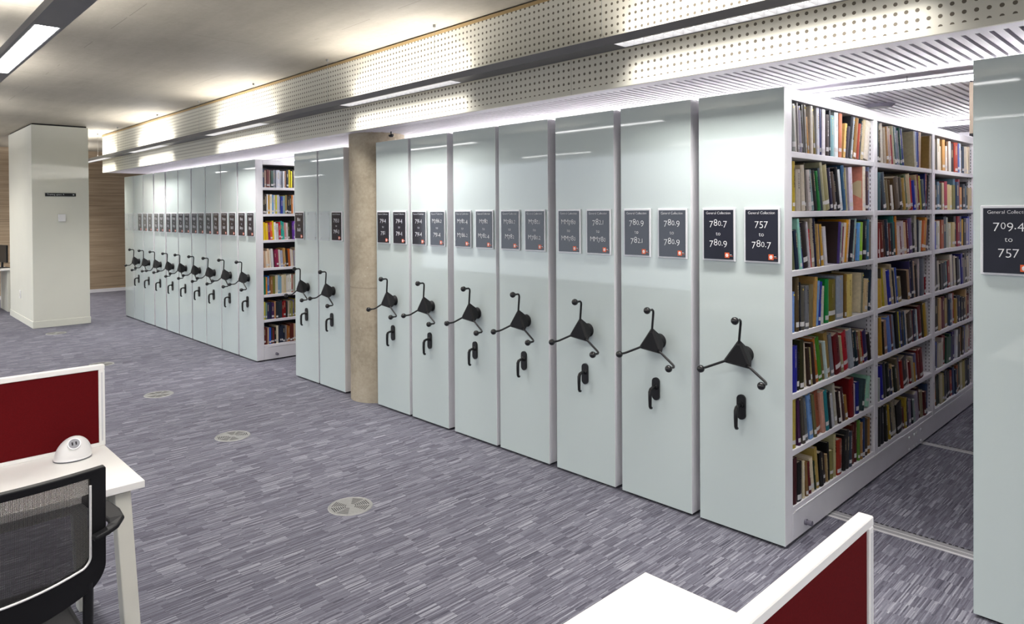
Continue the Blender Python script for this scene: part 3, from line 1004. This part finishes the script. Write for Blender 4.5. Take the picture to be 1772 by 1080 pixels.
o = fb.obj('book_rows'); tag(o, 'further rows of mixed books, deep along the aisle and in the far open bay', 'books', None, 'stuff')

# ------------------------------------------------------------------ lamps
def area(parent, loc, sx, sy, power, up=False, spread=120., color=(1, .965, .93)):
    l = bpy.data.lights.new('lamp_light', 'AREA'); l.shape = 'RECTANGLE'; l.size = sx; l.size_y = sy; l.energy = power
    l.spread = math.radians(spread); l.color = color
    o = bpy.data.objects.new('lamp_light', l); C.objects.link(o); o.location = loc; o.parent = parent
    if up: o.rotation_euler = (PI, 0, 0)
LZ = 2.54
def luminaire(y, x0, x1, segs, label, wires, up=UP_W, down=DOWN_W, dspread=112., lamp='louvre'):
    t = thing('linear_luminaire', label, 'light', (0, y, LZ), 0, 'suspended grey linear luminaires')
    hw = .066; b = MB()
    b.box(x0, x1, -hw, -hw + .012, 0, .042, M['profile']); b.box(x0, x1, hw - .012, hw, 0, .042, M['profile'])
    e = x0
    for a in segs:                                  # closed trays between the lit lengths
        b.box(e, a, -hw + .012, hw - .012, 0, .040, M['profile']); e = a + 1.46
    b.box(e, x1, -hw + .012, hw - .012, 0, .040, M['profile'])
    b.obj('housing', t)
    for a in segs:
        l = MB(); zt = .026 if lamp == 'louvre' else .0015; l.box(a, a + 1.46, -hw + .018, hw - .018, zt, zt + .004, M[lamp]); l.obj('lamp_tray', t)
        l = MB(); n = 24
        for i in range(n + 1 if lamp == 'louvre' else 0): l.box(a + 1.46 * i / n - .001, a + 1.46 * i / n + .001, -hw + .012, hw - .012, .001, .023, M['rail'])
        for sy in (-1, 1): l.box(a, a + 1.46, *sorted((sy * (hw - .012), sy * (hw - .018))), .001, .024, M['rail'])
        l.obj('louvre', t)
        for q in (1.44, .95): area(t, (a + .73, 0, -.004), q, .085, down / 2, False, dspread)
        for q in (1.5, 1.1, .7): area(t, (a + .73, 0, .046), q, .085, up / 3, True, 176.)
    for w in wires:
        k = MB(); k.cyl((w, 0, .09), (w, 0, CEIL - LZ - .003), .0012, M['steel'], n=6)
        k.cyl((w, 0, CEIL - LZ - .02), (w, 0, CEIL - LZ - .001), .010, M['steel'], n=12)
        k.tube([(w - .03, 0, .042), (w, 0, .09), (w + .03, 0, .042)], .0012, M['steel'], 6); k.obj('suspension_wire', t)
luminaire(3.017, -16.3, 3.6, [-16.2, -13.75, -11.07, -8.10, -5.12, -2.28, .65], 'long grey suspended luminaire running along the perforated bulkhead', [-12.9, -11.75, -9.9, -8.4, -6.9, -5.4, -3.9, -2.4, -.9, .6])  # unseen far-end lit lengths added to brighten the wood wall
luminaire(.704, -16.3, 3.6, [-16.2, -13.75, -11.0, -8.17, -5.34, -2.46, .42], 'grey suspended luminaire with one bright panel, away from the bulkhead above the desks', [-9.7, -6.6, -2.3], dspread=150., lamp='louvre_bare')
luminaire(-1.55, -16.3, 3.6, [-16.2, -13.75, -10.9, -8.1, -5.25, -2.4, .45], 'assumed grey suspended luminaire behind the desks, out of sight', [-9.7, -6.6, -2.3], dspread=150., lamp='louvre_bare')  # unseen row, assumed, added for its light
# unseen area light added to brighten the dim far corner, as assumed daylight
l = bpy.data.lights.new('assumed_daylight_fill', 'AREA'); l.shape = 'RECTANGLE'; l.size = 9.5; l.size_y = 2.85; l.energy = 140; l.color = (.80, .89, 1.)
o = bpy.data.objects.new('assumed_daylight_fill', l); C.objects.link(o); o.location = (-12.2, -5.8, 1.45); o.rotation_euler = (PI / 2, 0, 0)
for y, lab in ((4.05, 'bright linear strip lamp hung below the slatted soffit, nearer the glass ends'), (6.14, 'bright linear strip lamp deeper between the shelving rows')):
    t = thing('strip_lamp', lab, 'light', (0, y, 2.292), 0, 'strip lamps over the shelving')
    b = MB(); b.box(-12.9, 3.0, -.011, .011, 0, .022, M['strip']); b.obj('tube', t)
    b = MB(); b.box(-12.9, 3.0, -.030, .030, .0225, .032, M['white_steel']); b.obj('housing', t)
    for w in (-12., -9., -6., -3.6, -1.18, 1.3):
        k = MB(); k.cyl((w, 0, .030), (w, 0, SOFFIT + .011 - 2.292), .0015, M['steel'], n=6); k.cyl((w, 0, .03), (w, 0, .04), .005, M['steel'], n=8); k.obj('suspension_wire', t)
b = MB(); b.cyl((0, 0, 0), (0, 0, -.018), .092, M['grey_rubber'], .070, n=40); b.cyl((0, 0, -.018), (0, 0, -.020), .060, M['profile'], n=40)
tag(b.obj('ceiling_speaker', None, (-1.60, 4.93, SOFFIT)), 'round white disc speaker on the slatted soffit above the aisle', 'speaker')
M['board'] = simple('beige board', (.20, .165, .13), .7, .2)
b = MB(); b.box(-.010, .010, 0, .45, .012, .292, M['board']); b.box(-.010, .010, 0, .45, 0, .012, M['dark_gap'])
tag(b.obj('hanging_board', None, (-.975, 4.44, SOFFIT - .292)), 'narrow beige board hanging edge-on from the soffit, beside the glass panel signed 709.4', 'sign')
b = MB(); b.sphere((0, 0, 0), .022, M['black_gloss'], sc=(1, 1, .6)); b.box(-.03, .03, -.006, .006, -.002, .012, M['black_plastic']); b.cyl((0, 0, 0), (0, 0, .036), .006, M['black_plastic'])
tag(b.obj('dome_camera', None, (-4.98, 3.38, SOFFIT - .036)), 'tiny black fitting under the soffit beside the concrete column', 'camera')

# ------------------------------------------------------------------ fittings of the boxed column
t = thing('wall_sign', 'thin black direction sign on the cream boxed column', 'sign', (-12.0, 2.315, 1.942))
b = MB(); b.box(0, .012, -.194, .194, -.024, .024, M['black_plastic'], .001); b.obj('plate', t)
b = MB(); text_into(b, 'Training space A', 0, -.008, .022, M['letter'], .0126, 1., False, 'y', -.172); b.obj('lettering', t)
b = MB(); b.prism([(.150, -.004), (.150, .004), (.160, .004), (.160, .011), (.174, 0), (.160, -.011), (.160, -.004)], 0, .0120, .0127, M['letter']); b.obj('arrow', t)
b = MB(); b.box(0, .035, -.045, .045, -.055, .055, M['white_plastic'], .004); b.box(.035, .037, -.02, .02, -.03, .03, M['white_plastic'])
tag(b.obj('thermostat', None, (-12.0, 2.325, 1.60)), 'small white square box on the cream column below the sign', 'switch')
b = MB(); b.box(-.04, .04, -.012, 0, -.06, .06, M['white_plastic'], .003); b.box(-.018, .018, -.017, -.012, -.03, .03, M['cream_steel'])
tag(b.obj('wall_socket', None, (-12.98, 1.96, .42)), 'white socket plate low on the narrow side of the boxed column', 'socket')

# ------------------------------------------------------------------ round floor grilles
b = MB(); R = .116
b.cyl((0, 0, 0), (0, 0, .003), R, M['steel'], n=48)
for k in range(8):
    a0, a1 = k * PI / 4 + .07, (k + 1) * PI / 4 - .07
    if k % 4 == 3: continue
    for i in range(7):
        f = .25 + .62 * i / 6; d = Vector((math.cos((a0 + a1) / 2), math.sin((a0 + a1) / 2), 0))
        p, q = Vector((math.cos(a0), math.sin(a0), 0)) * R * f, Vector((math.cos(a1), math.sin(a1), 0)) * R * f
        b.add([p + Vector((0, 0, .0034)), q + Vector((0, 0, .0034)), q + d * .0042 + Vector((0, 0, .0034)), p + d * .0042 + Vector((0, 0, .0034))], [(0, 1, 2, 3)], M['dark_gap'])
GR = b.data('floor_grille')
b = MB()
b.add([(math.cos(2 * PI * i / 48) * rr, math.sin(2 * PI * i / 48) * rr, z) for rr, z in ((R + .008, .0005), (R + .004, .005), (R, .005), (R - .002, .002)) for i in range(48)], [(j * 48 + i, j * 48 + (i + 1) % 48, j * 48 + 48 + (i + 1) % 48, j * 48 + 48 + i) for j in range(3) for i in range(48)], M['steel'], True)
GT = b.data('rim')
VL = ['round metal floor grille nearest the desks, most of its slots clear', 'round metal floor grille, second along from the desks', 'round pale metal floor grille beyond the red desk screen corner', 'faint round floor grille just above the red screen edge', 'round floor grille at the foot of the boxed column']
for (x, y), lab, a in zip(((-3.421, 2.03), (-5.117, 2.055), (-6.778, 2.054), (-8.59, 2.02), (-11.30, 2.106)), VL, (.2, .9, 1.7, 2.4, 3.)):
    o = link('floor_grille', GR, None, (x, y, 0)); tag(o, lab, 'floor vent', 'round floor grilles'); o.rotation_euler = (0, 0, a); link('rim', GT, o)

# ------------------------------------------------------------------ desks
def screen(name, label, x, y0, y1, z0, z1):
    t = thing(name, label, 'desk screen', (x, (y0 + y1) / 2, z0), 0, 'red desk screens'); L = (y1 - y0) / 2; H = z1 - z0
    b = MB(); b.box(-.009, .009, -L + .02, L - .02, .012, H - .018, M['red_fabric']); b.obj('fabric_panel', t)
    b = MB(); b.box(-.0145, .0145, -L, L, H - .019, H, M['white_laminate'], .002)
    for s in (-1, 1):
        ya, yb = sorted((s * L, s * (L - .022)))
        b.box(-.0145, .0145, ya, yb, 0, H - .019, M['white_laminate'], .002)
        ys = s * (L - .011)
        for sx in (-1, 1): b.box(*sorted((sx * .0144, sx * .0150)), ys - .003, ys + .003, .02, H - .03, M['rail'])
    b.box(-.0145, .0145, -L + .022, L - .022, 0, .013, M['white_laminate']); b.obj('frame', t)
    return t
t = thing('bench_desk', 'white desk with grey power dome and black mesh chair', 'desk', (-3.12, -.3, 0), 0, 'white bench desks')
b = MB(); b.box(-.012, .52, -1.04, 1.04, .705, .73, M['white_laminate'], .0015); b.obj('desktop', t)
b = MB(); b.box(-.53, -.016, -1.04, 1.04, .705, .73, M['white_laminate'], .0015); b.obj('desktop', t)
def slab_leg(x, sy, dx):
    q = MB(); y = sy * .975
    q.add([(x + a, y + c, z) for z, o in ((.70, 0), (0, 1)) for a, c in ((-.03 + o * dx, -.025 + o * sy * .035), (.03 + o * dx, -.025 + o * sy * .035), (.03 + o * dx, .025 + o * sy * .035), (-.03 + o * dx, .025 + o * sy * .035))],
          [(0, 1, 2, 3), (7, 6, 5, 4), (0, 4, 5, 1), (1, 5, 6, 2), (2, 6, 7, 3), (3, 7, 4, 0)], M['cream_steel'])
    return q
for sy in (-1, 1):
    for x, dx in ((.475, .02), (-.19, -.02)): slab_leg(x, sy, dx).obj('leg', t, bevel=.004)
b = MB(); b.box(-.49, .49, .95, 1.0, .64, .70, M['cream_steel'], .002); b.box(-.49, .49, -1.0, -.95, .64, .70, M['cream_steel'], .002); b.box(.38, .42, -.95, .95, .64, .70, M['cream_steel']); b.obj('frame_rail', t)
screen('desk_screen', 'red fabric screen in white frame behind the power dome desk', -3.12, -1.34, .742, .731, 1.052)
t = thing('bench_desk', 'white desktop at the bottom edge, cut by a slanting red screen', 'desk', (-.49, .42, 0), 0, 'white bench desks')
b = MB(); b.box(-.54, -.016, -1.04, 1.04, .705, .73, M['white_laminate'], .0015); b.obj('desktop', t)
for sy in (-1, 1): slab_leg(-.49, sy, -.02).obj('leg', t, bevel=.004); slab_leg(-.06, sy, .0).obj('leg', t, bevel=.004)
b = MB(); b.box(-.50, -.05, .95, 1.0, .64, .70, M['cream_steel'], .002); b.box(-.50, -.05, -1.0, -.95, .64, .70, M['cream_steel'], .002); b.obj('frame_rail', t)
s = screen('desk_screen', 'red fabric screen in white frame in the corner before the open aisle', -.495, -.62, 1.444, .731, 1.05)
# power dome
t = thing('power_dome', 'white egg-shaped power socket dome on the desk before red screen', 'socket', (-3.025, .612, .731))
b = MB(); bm = bmesh.new(); bmesh.ops.create_uvsphere(bm, u_segments=36, v_segments=20, radius=1)
bmesh.ops.bisect_plane(bm, geom=bm.verts[:] + bm.edges[:] + bm.faces[:], plane_co=(0, 0, 0), plane_no=(0, 0, -1), clear_outer=True)
for v in bm.verts:
    z = v.co.z; v.co = Vector((v.co.x * .052 + (.010 * z), v.co.y * .062 + .006 * z, .003 + .082 * z))
b.from_bm(bm, M['white_plastic'], True); b.obj('shell', t)
b = MB(); b.prism([(.0535 * math.cos(2 * PI * i / 36), .063 * math.sin(2 * PI * i / 36)) for i in range(36)], 2, 0, .004, M['profile']); b.obj('foot', t)
n = Vector((.80, -.12, .58)).normalized(); ab = (.052, .062, .082)
k = math.sqrt(sum((q * v) ** 2 for q, v in zip(ab, n))); c = Vector([q * q * v / k for q, v in zip(ab, n)]); c += Vector((.010 * c.z / .082, .006 * c.z / .082, .003))
b = MB(); b.cyl(c - n * .006, c + n * .0035, .0215, M['clear_edge'], n=32); b.cyl(c + n * .003, c + n * .0042, .018, M['profile'], n=32)
q = b.obj('socket_face', t); q.active_material_index = 0
b = MB(); u = Vector((0, 1, 0)); u = (u - n * u.dot(n)).normalized(); w = n.cross(u)
for k in (-1, 1):
    o0 = c + n * .0044 + u * k * .006
    b.add([o0 + u * a + w * d_ for a, d_ in ((-.0025, -.006), (.0025, -.006), (.0025, .006), (-.0025, .006))], [(0, 1, 2, 3)], M['dark_gap'])
b.obj('slot', t)

# ------------------------------------------------------------------ mesh back chair
t = thing('office_chair', 'black mesh-back armchair with white inner trim pulled up to the desk', 'chair', (-2.35, .245, 0), 0)
def back_x(y, z): return .26 + .10 * (z - .65) * .35 - .55 * (y * y)    # gentle wrap round the sitter
def ring(hw, z0, z1, r, n=10, sag=.03):
    pts = []
    for cx, cz, a0 in ((hw - r, z1 - r * .14, 0), (-(hw - r), z1 - r * .14, PI / 2), (-(hw - r), z0 + r, PI), (hw - r, z0 + r, 1.5 * PI)):
        rr = r * .14 if cz > (z0 + z1) / 2 else r
        ccx = (hw - rr) * (1 if cx > 0 else -1)
        for i in range(n + 1):
            a = a0 + PI / 2 * i / n
            y, z = ccx + rr * math.cos(a), cz + rr * math.sin(a)
            z -= sag * max(0., 1 - (y / hw) ** 2) * (z < (z0 + z1) / 2)    # the lower edge sags
            pts.append((y, z))
        nx = {0: (-(hw - rr), cz + rr), PI: (hw - rr, cz - rr)}.get(a0)
        if nx:
            y0_ = -nx[0]
            for i in range(1, 14):
                y = y0_ + (nx[0] - y0_) * i / 14; z = nx[1]
                z -= sag * max(0., 1 - (y / hw) ** 2) * (z < (z0 + z1) / 2)
                pts.append((y, z))
    return pts
OUT, INN = ring(.258, .662, .970, .045, sag=.06), ring(.219, .716, .948, .022)
b = MB(); n = len(OUT); vs = []
for pts, dx in ((OUT, .012), (INN, .010), (INN, -.012), (OUT, -.012)):
    vs += [(back_x(y, z) + dx, y, z) for y, z in pts]
b.add(vs, [(j * n + i, j * n + (i + 1) % n, ((j + 1) % 4) * n + (i + 1) % n, ((j + 1) % 4) * n + i) for j in range(4) for i in range(n)], M['black_matt'])
b.obj('back_frame', t, bevel=.003)
b = MB(); g = 14; pts = []
IN2 = ring(.221, .714, .950, .022)
# mesh panel: rows swept between the inner ring's left and right halves
half = len(IN2)
cy = (0, .84); rows = 8
vs = [(back_x(cy[0] + (y - cy[0]) * f, cy[1] + (z - cy[1]) * f) - .004, cy[0] + (y - cy[0]) * f, cy[1] + (z - cy[1]) * f) for f in [k / rows for k in range(1, rows + 1)] for y, z in IN2]
b.add(vs, [(j * half + i, j * half + (i + 1) % half, (j + 1) * half + (i + 1) % half, (j + 1) * half + i) for j in range(rows - 1) for i in range(half)] + [tuple(range(half))], M['chair_mesh'], True)
b.obj('back_mesh', t)
INT = ring(.2185, .7165, .9475, .022); lo = [p for p in INT if p[1] < .80]
lo.sort(key=lambda p: p[0])
path = [(back_x(-.2185, z) + .0105, -.2185, z) for z in (.93, .88, .83)] + [(back_x(y, z) + .0105, y, z) for y, z in lo] + [(back_x(.2155, z) + .0105, .2185, z) for z in (.83, .88, .93)]
b = MB(); b.tube(path, .0032, M['white_plastic'], 8); b.obj('trim', t)
b = MB(); b.box(-.24, .235, -.235, .235, .43, .485, M['black_matt'], .012); b.obj('seat', t, bevel=.006)
for s in (-1, 1):
    path = [(.262, .222, .015), (.258, .252, .014), (.248, .274, .015), (.225, .286, .020), (.17, .286, .025), (.08, .276, .025), (.02, .268, .022), (-.005, .266, .013)]
    b = MB(); L_, R_ = [], []
    for i, (px, py, w) in enumerate(path):
        a_, c_ = Vector(path[max(0, i - 1)][:2]), Vector(path[min(len(path) - 1, i + 1)][:2]); d = (c_ - a_).normalized(); nn = Vector((-d.y, d.x)) * w
        L_.append((px + nn.x, s * (py + nn.y))); R_.append((px - nn.x, s * (py - nn.y)))
    k = len(path); z0 = lambda i: .783 + .021 * min(1, i / 3)
    vs = [(x_, y_, z0(i)) for i, (x_, y_) in enumerate(L_)] + [(x_, y_, z0(i)) for i, (x_, y_) in enumerate(R_)]
    vs += [(x_, y_, z_ + .014) for x_, y_, z_ in vs]
    fs = []
    for i in range(k - 1): fs += [(i, i + 1, k + i + 1, k + i), (2 * k + i, 2 * k + i + 1, 3 * k + i + 1, 3 * k + i), (i, i + 1, 2 * k + i + 1, 2 * k + i), (k + i, k + i + 1, 3 * k + i + 1, 3 * k + i)]
    fs += [(0, k, 3 * k, 2 * k), (k - 1, 2 * k - 1, 4 * k - 1, 3 * k - 1)]
    b.add(vs, fs, M['black_matt']); b.obj('armrest', t, bevel=.005)
    b = MB(); b.tube([(.236, s * .215, .668), (.225, s * .215, .46), (.245, s * .222, .012)], .0125, M['black_plastic'], 12); b.cyl((.245, s * .222, 0), (.245, s * .222, .014), .016, M['black_plastic']); b.obj('leg', t)
    b = MB(); b.tube([(-.2, s * .21, .435), (-.24, s * .225, .012)], .0125, M['black_plastic'], 12); b.cyl((-.24, s * .225, 0), (-.24, s * .225, .014), .016, M['black_plastic']); b.obj('leg', t)

# ------------------------------------------------------------------ workstation beyond the boxed column
t = thing('computer_desk', 'white desk with monitor partly hidden beyond the boxed column', 'desk', (-14.75, 1.5, 0))
b = MB(); b.box(-.4, .4, -.85, .56, .705, .73, M['white_laminate'], .002); b.obj('desktop', t)
for sy in (-.82, .49):
    b = MB(); b.box(-.36, .36, sy, sy + .04, 0, .705, M['casing'], .003); b.obj('side_panel', t)
t = thing('monitor', 'dark computer monitor seen edge-on beside the boxed column', 'monitor', (-14.75, 1.96, .731), .2)
b = MB(); b.box(-.25, .25, -.018, .012, .10, .40, M['black_plastic'], .004); b.obj('screen', t)
b = MB(); b.cyl((0, .01, 0), (0, .01, .14), .018, M['black_plastic']); b.obj('stand', t)
b = MB(); b.box(-.12, .12, -.08, .09, 0, .012, M['black_plastic'], .004); b.obj('base', t)
t = thing('keyboard', 'dark keyboard on the white desk below the monitor', 'keyboard', (-14.62, 1.80, .731), .2)
b = MB(); b.box(-.2, .2, -.06, .06, 0, .018, M['black_plastic'], .003); b.obj('case', t)
b = MB()
for r_ in range(4):
    for k in range(13): b.box(-.19 + k * .029, -.167 + k * .029, -.05 + r_ * .025, -.03 + r_ * .025, .018, .022, M['black_matt'])
b.obj('keys', t)
